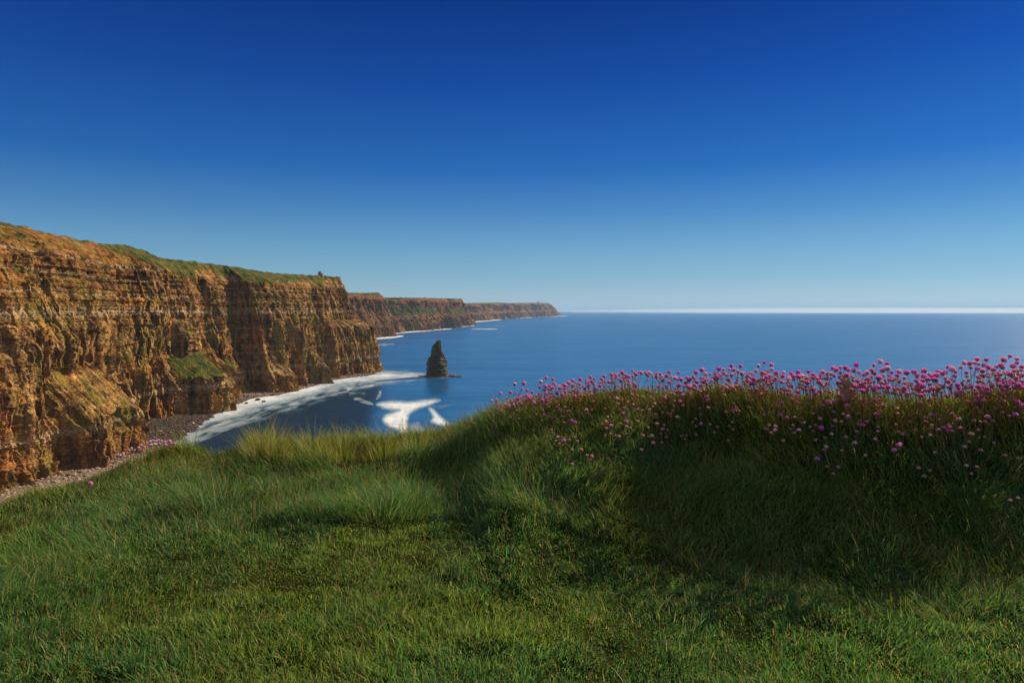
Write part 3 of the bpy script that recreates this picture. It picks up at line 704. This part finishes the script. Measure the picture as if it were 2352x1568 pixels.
def build_grass():
    parts = []
    # short turf on the level ground
    n = 600000
    X, Y, phi, a = sample(n, -1.5, 1.5, 0.12, 0.86, 0.45)
    R = np.hypot(X, Y); keep = (R > 0.7) & (R < 11); X, Y, phi, a, R = X[keep], Y[keep], phi[keep], a[keep], R[keep]; n = len(X)
    tuft = noise(X / 0.16, Y / 0.16, 0, 71)
    L = 0.035 * (1 + 0.45 * tuft) * RNG.lognormal(0, 0.30, n) * (1 + 0.5 * sstep(0.6, 0.85, a)) * (1 + 0.35 * noise(X / 0.7, Y / 0.7, 0, 72))
    ang = flow(X, Y) * 1.5 + 2.4 + RNG.normal(0, 1.3, n)
    parts.append(blades(np.stack([X, Y, ground(X, Y)], -1), ang, np.clip(RNG.normal(0.5, 0.22, n), 0, 0.95), L, RNG.uniform(.0022, .0058, n) * (0.7 + R / 8), colours(n, X, Y, 0.10), RNG.uniform(0, .25, n)))
    # long drooping grass over the far edge and the bank
    n = 170000
    X, Y, phi, a = sample(n, -1.5, 1.5, 0.66, 1.12, 1.0)
    px = CX + F * np.tan(phi)
    left = 1 - sstep(1080, 1300, px)
    R = np.hypot(X, Y)
    tuss = sstep(-0.1, 0.6, noise(X / 0.42, Y / 0.42, 0, 81))
    L = (0.085 + 0.13 * tuss * left + 0.02 * left) * RNG.lognormal(0, 0.28, n)
    L *= 1 - 0.5 * (1 - sstep(60, 520, px))
    L = np.where(a > 1.0, L * np.clip(1 - (a - 1) * 2.0, .3, 1), L)
    ang = np.where(left > 0.5, 2.6, 2.2) + flow(X, Y) * 1.0 + RNG.normal(0, 0.75, n)
    yel = 0.9 * sstep(0.88, 1.0, a) * (0.5 + 0.5 * tuss)  # sunlit gold painted into the blade colour towards the edge
    parts.append(blades(np.stack([X, Y, ground(X, Y)], -1), ang, np.clip(RNG.normal(0.6, 0.2, n), 0, 0.97), L, RNG.uniform(.0022, .0040, n) * (0.6 + R / 9), colours(n, X, Y, 0.17, yel[:, None] + 0.25 * (1 - left)[:, None]), RNG.uniform(0.05, .4, n)))  # bank blades get extra yellow to warm and lift their shade
    # fresh tall blades of the tussocks that stand against the sea
    for (px0, w_, cnt, Lm) in ((600, 45, 2200, .20), (640, 30, 900, .20), (720, 60, 1700, .17), (790, 45, 900, .19), (880, 60, 1300, .17), (960, 55, 1100, .17), (1040, 60, 900, .12), (1120, 60, 800, .09), (1200, 60, 600, .1), (430, 60, 800, .09), (520, 40, 400, .10), (340, 60, 500, .08)):
        x = RNG.normal(px0, w_ * 0.55, cnt); u = (x - CX) / F; ph = np.arctan(u); rc, _, _ = crest(ph)
        R = rc * RNG.uniform(0.90, 1.02, cnt)
        X, Y = R * np.sin(ph), R * np.cos(ph)
        off = (x - px0) / w_
        ang = np.where(off > 0, 0.2, 2.9) + RNG.normal(0, 0.7, cnt) + 0.3
        L = Lm * RNG.lognormal(0, .33, cnt) * np.exp(-off ** 2 * 0.25)
        parts.append(blades(np.stack([X, Y, ground(X, Y)], -1), ang, np.clip(np.abs(off) * 0.35 + RNG.normal(0.3, .16, cnt), 0.02, .95), L, RNG.uniform(.002, .004, cnt), colours(cnt, X, Y, 0.45, 1.0) * 1.15, RNG.uniform(0, .3, cnt)))  # straw blades plus sunlit gold put into the tussock colour
    # scattered long straw stalks
    n = 5000
    X, Y, phi, a = sample(n, -0.84, 0.84, 0.30, 1.0, 1.0)
    L = RNG.uniform(.05, .15, n); cc = STRAW[RNG.integers(0, 3, n)] * RNG.uniform(.8, 1.2, (n, 1))
    parts.append(blades(np.stack([X, Y, ground(X, Y)], -1), RNG.uniform(0, 6.28, n), RNG.uniform(.3, .98, n), L, RNG.uniform(.0018, .0034, n), cc, RNG.uniform(0, .5, n)))
    off, V, Q, T_, C = 0, [], [], [], []
    for v, q, t, c in parts:
        V.append(v); Q.append(q + off); T_.append(t + off); C.append(c); off += len(v)
    o = mesh_obj('grass', np.vstack(V), [np.vstack(Q), np.vstack(T_)], M_GRASS, attrs={'col': np.vstack(C)})
    setp(o, 'thick green grass covering the headland with golden tussocks on its edge', 'grass', kind='stuff')
build_grass()

# ------------------------------------------------------------------ thrift flowers
def petal_mat(name, c1, c2):
    t = NT(name)
    oi = t.add('ShaderNodeObjectInfo'); g = t.add('ShaderNodeNewGeometry')
    f = t.math('ADD', t.math('MULTIPLY', t.math('POWER', oi.outputs['Random'], 1.6), 0.8), t.math('MULTIPLY', t.math('POWER', g.outputs['Random Per Island'], 2.0), 0.6), clamp=True)
    c = t.mix(f, c1, c2)
    t.put(t.p.inputs['Base Color'], c); t.p.inputs['Roughness'].default_value = 0.6
    tr = t.add('ShaderNodeBsdfTranslucent'); t.l.new(c, tr.inputs['Color'])
    m = t.add('ShaderNodeMixShader'); m.inputs[0].default_value = 0.35
    t.l.new(t.p.outputs[0], m.inputs[1]); t.l.new(tr.outputs[0], m.inputs[2]); t.l.new(m.outputs[0], t.out.inputs['Surface'])
    return t.m
M_PINK = petal_mat('pink_petals', (0.88, 0.15, 0.66), (1.0, 0.75, 0.88))
M_BUD = petal_mat('faded_petals', (0.70, 0.26, 0.30), (0.90, 0.72, 0.66))
M_PALE = petal_mat('pale_petals', (0.85, 0.38, 0.66), (0.97, 0.85, 0.90))
M_CAL = petal_mat('papery_bracts', (0.36, 0.16, 0.07), (0.62, 0.36, 0.14))
M_STEM = petal_mat('flower_stem', (0.30, 0.24, 0.04), (0.50, 0.26, 0.06))

def head_mesh(seed, n=70, flat=0.8, up=0.05):
    """a thrift head: a small core packed with cupped petals pointing outwards"""
    r = np.random.default_rng(seed); V, T3 = [], []
    core = IV * np.array([.72, .72, .72 * flat]); V += [tuple(v) for v in core]; T3 += [tuple(f) for f in IF]
    for i in range(n):
        z = 1 - (i + 0.5) / n * 1.55; a = i * 2.39996 + r.normal(0, .2)
        s = math.sqrt(max(0, 1 - z * z)); d = np.array([s * math.cos(a), s * math.sin(a), z])
        t1 = np.cross(d, [0.3, 0.2, 1.0]); t1 /= np.linalg.norm(t1); t2 = np.cross(d, t1)
        th = r.uniform(0, 3.14); e = t1 * math.cos(th) + t2 * math.sin(th); g = np.cross(d, e)
        k = r.uniform(.88, 1.12); c = d * 0.62; o = len(V)
        pts = [c, d * k + e * .24 + g * .05, d * (k + .06), d * k - e * .24 + g * .05, d * (k - .08) + g * .22, d * (k - .08) - g * .22]
        V += [tuple(p * np.array([1, 1, flat]) + np.array([0, 0, up])) for p in pts]
        T3 += [(o, o + 1, o + 2), (o, o + 2, o + 3), (o, o + 4, o + 2), (o, o + 2, o + 5)]
    return np.array(V), np.array(T3)
def calyx_mesh():
    v, f = lathe([(0.02, -0.95), (0.25, -0.9), (0.62, -0.62), (0.86, -0.25), (0.70, -0.10)], 10)
    return v, f
def stem_geom(dx, dy, L, r=0.0011, bend=0.0):
    """curved stem from the root at -(dx,dy,L) up to the origin"""
    k, m = 6, 4; t = np.linspace(0, 1, k); V = []
    for ti in t:
        cx = -dx * (1 - ti) ** 1.0 + bend * math.sin(math.pi * ti); cy = -dy * (1 - ti); cz = -L * (1 - ti ** 1.0)
        for a in range(m): V.append((cx + r * math.cos(a * 1.571), cy + r * math.sin(a * 1.571), cz))
    return np.array(V), grid_faces(k, m, wrap=True)

def zl(lst, x0): return [(x0 + a * 0.2639, 800.3 + b * 0.2639) for a, b in lst]
CREST = zl([(70,455),(108,447),(148,388),(198,430),(235,380),(272,308),(350,303),(285,388),(335,348),(380,365),(420,378),(460,405),(497,288),(545,253),(603,265),(487,335),(610,300),(573,325),(590,362),(640,390),(585,415),(545,390),(655,330),(712,318),(775,320),(835,308),(705,350),(745,380),(800,350),(870,330),(918,290),(965,310),(910,330),(850,370),(1020,300),(1050,285),(1090,290),(1120,237),(1183,225),(1148,250),(1225,243),(1293,192),(1265,245),(1330,225),(1372,210),(1445,212),(1505,237),(1548,240),(1560,277),(1615,205),(1697,210),(1595,237),(1635,245),(1670,255),(1617,290),(1720,275),(1760,297),(1785,275),(1830,253),(1850,208),(1900,185),(1795,325),(1835,320),(1890,320),(1925,260),(1950,270),(1940,300),(2018,215),(2047,177),(2090,183),(2100,217),(2157,150),(2237,152),(2135,180),(2175,185),(2160,230),(2213,197),(2260,215),(2300,237),(2215,248)], 1110.7) + \
    zl([(38,150),(90,120),(152,140),(20,195),(155,178),(115,200),(75,265),(125,240),(175,275),(195,213),(258,208),(325,215),(387,208),(250,240),(300,260),(345,240),(420,240),(475,200),(515,225),(460,245),(540,245),(595,205),(580,230),(640,215),(670,220),(690,170),(752,163),(795,168),(715,185),(745,250),(820,185),(868,190),(892,143),(915,207),(960,230),(985,208),(990,262),(1045,143),(1100,112),(1160,133),(1025,190),(1050,215),(1160,172),(1120,190),(1085,255),(1125,235),(1180,270),(1200,205),(1265,200),(1330,210),(1395,203),(1250,235),(1310,255),(1420,230),(1482,193),(1525,220),(1475,240),(1550,240),(1600,200),(1640,215),(1590,230),(1660,205),(1700,165),(1725,180),(1755,200),(1750,240),(1803,162),(1832,123),(1877,130),(1887,163),(1943,92),(1920,123),(1960,133),(2022,97),(2000,145),(1943,175),(2045,165),(2085,185),(2110,160),(2150,145),(2175,97),(2228,67),(2290,90),(2290,125),(2165,165),(2255,150),(2270,190),(2310,220),(2330,160),(2215,210),(2250,240),(2120,220),(1990,195),(1850,210)], 1731.5)
SLOPE = zl([(533,485),(530,582),(587,708),(697,805),(893,537),(1163,435),(1293,400),(1215,565),(1343,527),(1242,635),(1110,672),(1308,303),(1735,407),(1575,430),(1948,417),(1510,655),(1893,655),(793,645),(1925,350)], 1110.7) + \
    zl([(250,378),(238,473),(288,602),(185,710),(392,710),(575,375),(650,465),(710,455),(790,450),(770,415),(955,455),(1050,450),(1130,500),(1060,350),(1410,355),(1460,378),(1450,473),(1500,602),(1605,708),(1795,693),(1860,465),(1925,455),(1980,415),(2000,455),(2190,305),(2170,405),(2165,455),(2265,450),(2335,495),(2035,597),(2275,575),(1070,575),(825,597),(585,690),(1220,885),(1780,385)], 1731.5)
BUDS = zl([(268,615),(303,610),(612,545),(668,528),(625,598),(940,432),(1100,425),(1338,410),(1388,422),(1435,355),(1445,530),(1500,573),(1490,480),(1655,498),(1632,593),(1685,598),(1600,707),(1465,757),(1550,817),(1845,612),(1062,632),(645,770),(850,880),(942,935),(903,930),(1385,755)], 1110.7) + \
    zl([(60,402),(380,430),(330,443),(520,567),(577,612),(707,630),(758,637),(675,743),(627,855),(540,795),(880,820),(800,770),(1245,523),(1270,830),(970,930),(1535,440),(1730,567),(1785,612),(1915,630),(1970,637),(1888,743),(1837,855),(2165,560),(2080,630)], 1731.5)
SMALL = zl([(393,480),(430,490),(460,575),(570,590),(730,548),(1205,445),(1545,738),(1820,640),(1850,675),(2165,640),(2140,672),(2172,705),(1037,660),(1068,693),(1198,657),(1277,690),(628,803),(658,830),(750,795),(795,773),(818,805),(930,963),(773,880),(1180,763),(1260,770),(1105,740),(770,1005),(1085,955),(1375,880)], 1110.7) + \
    zl([(130,668),(343,668),(110,700),(145,733),(320,700),(350,733),(490,683),(515,718),(620,775),(255,800),(690,1090),(735,1030),(635,1025),(1480,1110),(1530,1060),(1550,668),(1530,700),(1705,683),(1725,718),(1895,1090),(1940,1030),(1850,1020),(2090,820),(2180,930),(2300,955),(765,885),(610,880),(1575,905),(1975,885),(2010,770),(1435,1040),(2300,1300),(2230,1320)], 1731.5)
LEFTF = [(337, 1016), (345, 1014), (352, 1012), (359, 1013), (364, 1011), (371, 1013), (378, 1014), (385, 1015), (390, 1013), (393, 1018), (400, 1018), (356, 1020), (366, 1019), (380, 1021), (324, 1022), (331, 1026), (318, 1028), (309, 1033), (302, 1029), (296, 1034), (283, 1041), (276, 1046), (322, 1034), (347, 1022), (270, 1044)]

def root_for(px, py, L, lean=0.25):
    """ground point below a head that shows at px, py with a stem of about L"""
    u = (px - CX) / F; ph = math.atan(u); rc, _, _ = crest(ph); rc = float(rc)
    Rs = np.linspace(1.6, rc * 1.0, 400); Ys = Rs * math.cos(ph); Xs = Rs * math.sin(ph)
    zg = ground(Xs, Ys); rows = HZ - (zg + L - CAMZ) / Ys * F
    ok = np.where(rows <= py)[0]
    i = ok[0] if len(ok) else len(Rs) - 1
    Y = Ys[i]; zh = CAMZ - (py - HZ) / F * Y
    return Xs[i], Y, zh, max(0.03, zh - zg[i])
HEADS_PINK = [head_mesh(k, 76, 0.82) for k in range(3)]
HEADS_BUD = [head_mesh(k + 9, 40, 0.8) for k in range(2)]
PM = {}
def proto(kind, k):
    if (kind, k) not in PM:
        v, f = (HEADS_BUD if kind == 'bud' else HEADS_PINK)[k]
        a = mesh_obj('petals', v, [f], {'pink': M_PINK, 'bud': M_BUD, 'pale': M_PALE}[kind])
        cv, cf = calyx_mesh(); b = mesh_obj('calyx', cv, [cf], M_CAL)
        PM[(kind, k)] = (a, b); return a, b, True
    a, b = PM[(kind, k)]; return a.copy(), b.copy(), False
COUNT = [0]
def flower(px, py, kind, size, L, label, group, back=None):
    if back is not None:      # rooted near the crest line: back = share of the edge distance
        u = (px - CX) / F; ph = math.atan(u); rc = float(crest(ph)[0]) * back
        X, Y = rc * math.sin(ph), rc * math.cos(ph); zh = CAMZ - (py - HZ) / F * Y; Ls = max(0.02, zh - float(ground(X, Y)))
    else: X, Y, zh, Ls = root_for(px, py, L)
    dx = random.uniform(-0.1, 0.35) * Ls if back is not None else random.uniform(-0.55, -0.1) * Ls
    dy = random.uniform(-0.2, 0.2) * Ls
    e = bpy.data.objects.new('thrift_flower', None); COL.objects.link(e); e.location = (X, Y, zh - 0.0)
    e.rotation_euler = (random.uniform(-.5, .5), random.uniform(-.5, .5), 0)
    k = random.randrange(2 if kind == 'bud' else 3)
    a, b, new = proto(kind, k)
    if not new: COL.objects.link(a); COL.objects.link(b)
    s = size * random.uniform(.72, 1.22)
    for o in (a, b): o.parent = e; o.scale = (s, s, s)
    a.rotation_euler = (0, 0, random.uniform(0, 6.28))
    v, f = stem_geom(dx, dy, Ls + 0.01, 0.0015, random.uniform(-.01, .01)); v[:, 2] -= 0.6 * s * 0
    mesh_obj('stem', v, [f], M_STEM, e)
    setp(e, label, 'flower', group)
    COUNT[0] += 1
    return e
def crest_row(x): return float(np.interp(x, CR[:, 0], CR[:, 1]))
STONE_X = 1949
GC, GS, GB, GL = 'pink thrift flowers along the crest of the bank', 'pink thrift flowers on the shaded bank face', 'faded thrift heads on the shaded bank face', 'pale thrift flowers at the left grass edge'
ORD = 'first second third fourth fifth sixth seventh eighth ninth tenth eleventh twelfth thirteenth fourteenth fifteenth sixteenth seventeenth eighteenth nineteenth twentieth'.split()
def crest_class(x, y):
    up = crest_row(x) - y
    pos = ('on the low left end of the bank' if x < 1250 else 'on the rising crest' if x < 1400 else 'on the crest hump' if x < 1510 else 'in the dip beside the hump'
           if x < 1620 else 'between dip and upright stone' if x < 1800 else 'just left of the upright stone' if x < STONE_X else 'just right of the upright stone' if x < 2060 else 'on the level crest past the stone' if x < 2200 else 'at the far right crest')
    hh = 'tall pink thrift' if up > 40 else 'medium pink thrift' if up > 20 else 'short pink thrift'
    return hh, pos
def face_class(x, y, what):
    px_ = 'below the left crest' if x < 1300 else 'below the hump' if x < 1510 else 'midway between hump and stone' if x < 1800 else 'left below the stone' if x < STONE_X else 'right below the stone' if x < 2150 else 'near the right edge'
    py_ = 'high' if y < 915 else 'halfway down' if y < 970 else 'low'
    return f'{what} {py_} on the bank face', px_
def left_class(x, y): return ('pale pink thrift above the surf', 'in the left edge cluster') if x > 315 else ('pale pink thrift above the beach', 'left in the edge cluster')
def labelled(pts, fn):
    cl = {}
    for p in sorted(pts): cl.setdefault(fn(*p), []).append(p)
    out = []
    for (a, b), ps in cl.items():
        for k, p in enumerate(ps): out.append((p, f'{a}, {ORD[k]} from left {b}' if len(ps) > 1 else f'single {a} {b}'))
    return out
for (x, y), lab in labelled(CREST, crest_class):
    up = crest_row(x) - y
    flower(x, y, 'pink', 0.0160 if up > 30 else 0.0142, 0.1, lab, GC, back=random.uniform(.94, 1.0))
for (x, y), lab in labelled(SLOPE, lambda x, y: face_class(x, y, 'magenta thrift')): flower(x, y, 'pink', 0.0145, 0.10, lab, GS)
for (x, y), lab in labelled(BUDS, lambda x, y: face_class(x, y, 'faded thrift')): flower(x, y, 'bud', 0.0125, 0.09, lab, GB)
for (x, y), lab in labelled(LEFTF, left_class): flower(x, y, 'pale', 0.0125, 0.12, lab, GL, back=random.uniform(.93, .99))
flower(208, 1110, 'pink', 0.016, 0.03, 'single pink thrift low in the grass at far left', None)
flower(1025, 972, 'bud', 0.013, 0.08, 'single faded thrift head on the edge between the tussocks and the bank', None)
print('flowers', COUNT[0])

def rest_of_flowers():
    V, C, Q = [], [], []
    vv, tt, qq, cc = [], [], [], []
    off = 0; offt = 0
    pts = []
    for k in range(1030):
        x = random.uniform(1140, 2720)
        y = crest_row(x) - random.uniform(-18, 26) * (1 if x > 1250 else .5); pts.append((x, y, random.random() < .32, 'c'))
    for (x, y) in SMALL: pts.append((x, y, False, 's'))
    for k in range(290):
        x = random.uniform(1200, 2700); y = crest_row(x) + 8 + abs(random.gauss(0, 55))
        if x < 1400 and y > 1000: continue
        pts.append((x, y, random.random() < .12, 's'))
    PV, PF = HEADS_PINK[0]; BV, BF = HEADS_BUD[0]; CVv, CFf = calyx_mesh()
    tri, quad, mit, miq = [], [], [], []
    for (x, y, pink, w_) in pts:
        if w_ == 'c':
            u = (x - CX) / F; ph = math.atan(u); rc = float(crest(ph)[0]) * random.uniform(.91, 1.0); X, Y = rc * math.sin(ph), rc * math.cos(ph)
            zh = CAMZ - (y - HZ) / F * Y; Ls = zh - float(ground(X, Y))
            if Ls < .025: Ls = .03; zh = float(ground(X, Y)) + Ls
        else: X, Y, zh, Ls = root_for(x, y, random.uniform(.06, .1))
        s = random.uniform(.010, .0145) * (1.2 if pink else .85)
        hv, hf = (PV, PF) if pink else (BV, BF)
        c = np.array([X, Y, zh])
        vv.append(hv * s + c); tri.append(hf + off); mit += [0 if pink else 1] * len(hf); off += len(hv)
        vv.append(CVv * s + c); quad.append(CFf + off); miq += [2] * len(CFf); off += len(CVv)
        sv, sf = stem_geom(random.uniform(-.45, .1) * Ls, random.uniform(-.2, .2) * Ls, Ls + .01, .0014)
        vv.append(sv + c); quad.append(sf + off); miq += [3] * len(sf); off += len(sv)
    o = mesh_obj('thrift_flowers', np.vstack(vv), [np.vstack(tri), np.vstack(quad)], [M_PINK, M_BUD, M_CAL, M_STEM], mi=mit + miq)
    setp(o, 'countless small faded thrift heads scattered over the flower bank', 'flowers', 'small thrift heads', kind='stuff')
rest_of_flowers()

# upright stone among the flowers
def stone():
    u = (STONE_X - CX) / F; ph = math.atan(u); rc = float(crest(ph)[0]) * .985; X, Y = rc * math.sin(ph), rc * math.cos(ph)
    n, k = 26, 22; g = np.linspace(0, np.pi, n); h = np.linspace(0, 2 * np.pi, k, endpoint=False); G, H = np.meshgrid(g, h, indexing='ij')
    d = np.stack([np.sin(G) * np.cos(H), np.sin(G) * np.sin(H), np.cos(G)], -1); d = np.sign(d) * np.abs(d) ** 0.7
    r = 1 + 0.22 * fbm(d[..., 0] * 1.6, d[..., 1] * 1.6, d[..., 2] * 2.5, 4, 12)
    V = d * r[..., None] * np.array([.046, .036, .10]); V[..., 0] += -0.18 * V[..., 2]
    o = mesh_obj('upright_stone', V.reshape(-1, 3), [grid_faces(n, k, wrap=True)[:, ::-1]], rock_mat('weathered_stone', (.24, .15, .10), (.58, .42, .31), 40.0))
    o.location = (X, Y, float(ground(X, Y)) + .07); setp(o, 'small weathered brown stone standing upright among the crest flowers', 'stone')
stone()

# ------------------------------------------------------------------ fog bank on the horizon and haze
def fog_bank():
    n, k = 200, 40
    x = np.linspace(1500, 70000, n)[:, None]; a = np.linspace(0, 2 * np.pi, k, endpoint=False)[None, :]
    Yc = 34000.0; cs, sn = np.cos(a), np.sin(a)
    env = sstep(1500, 12000, x) * 0.8 + 0.12
    hz_ = (180 + 40 * fbm(x / 12000, 0, 0, 4, 3)) * env; X = x + 0 * a
    Y = Yc + np.sign(cs) * np.abs(cs) ** 3 * 20000 + 0 * x; Z = 40 + 20 * env + sn * hz_ * np.where(sn < 0, 0.6, 1.0)
    V = np.stack([X, Y, Z], -1).reshape(-1, 3)
    t = NT('fog'); t.n.remove(t.p)
    v = t.add('ShaderNodeVolumePrincipled'); v.inputs['Color'].default_value = (0.74, 0.86, 0.92, 1); v.inputs['Density'].default_value = 0.00007; v.inputs['Anisotropy'].default_value = 0.3
    t.l.new(v.outputs[0], t.out.inputs['Volume'])
    ends = [np.arange(k)[None, ::-1], (n - 1) * k + np.arange(k)[None, :]]
    o = mesh_obj('fog_bank', V, [grid_faces(n, k, wrap=True), ends[0], ends[1]], t.m, smooth=True)
    setp(o, 'thin white fog bank lying along the sea horizon', 'fog', kind='stuff')
fog_bank()
def haze():
    v, f = box(0, 50000, 160 - 2, 260000, 220000, 330)
    v[:, 2] = np.where(v[:, 2] > 160, 345.0, -3.0)
    v[:, 1] = np.where(v[:, 1] > 50000, 160000.0, -2000.0)
    t = NT('air'); t.n.remove(t.p)
    vv = t.add('ShaderNodeVolumePrincipled'); vv.inputs['Color'].default_value = (0.52, 0.78, 1.0, 1); vv.inputs['Density'].default_value = 0.000023; vv.inputs['Anisotropy'].default_value = 0.0
    t.l.new(vv.outputs[0], t.out.inputs['Volume'])
    o = mesh_obj('haze', v, [f], t.m); setp(o, 'thin sea haze softening the far headlands', 'haze', kind='stuff')
haze()
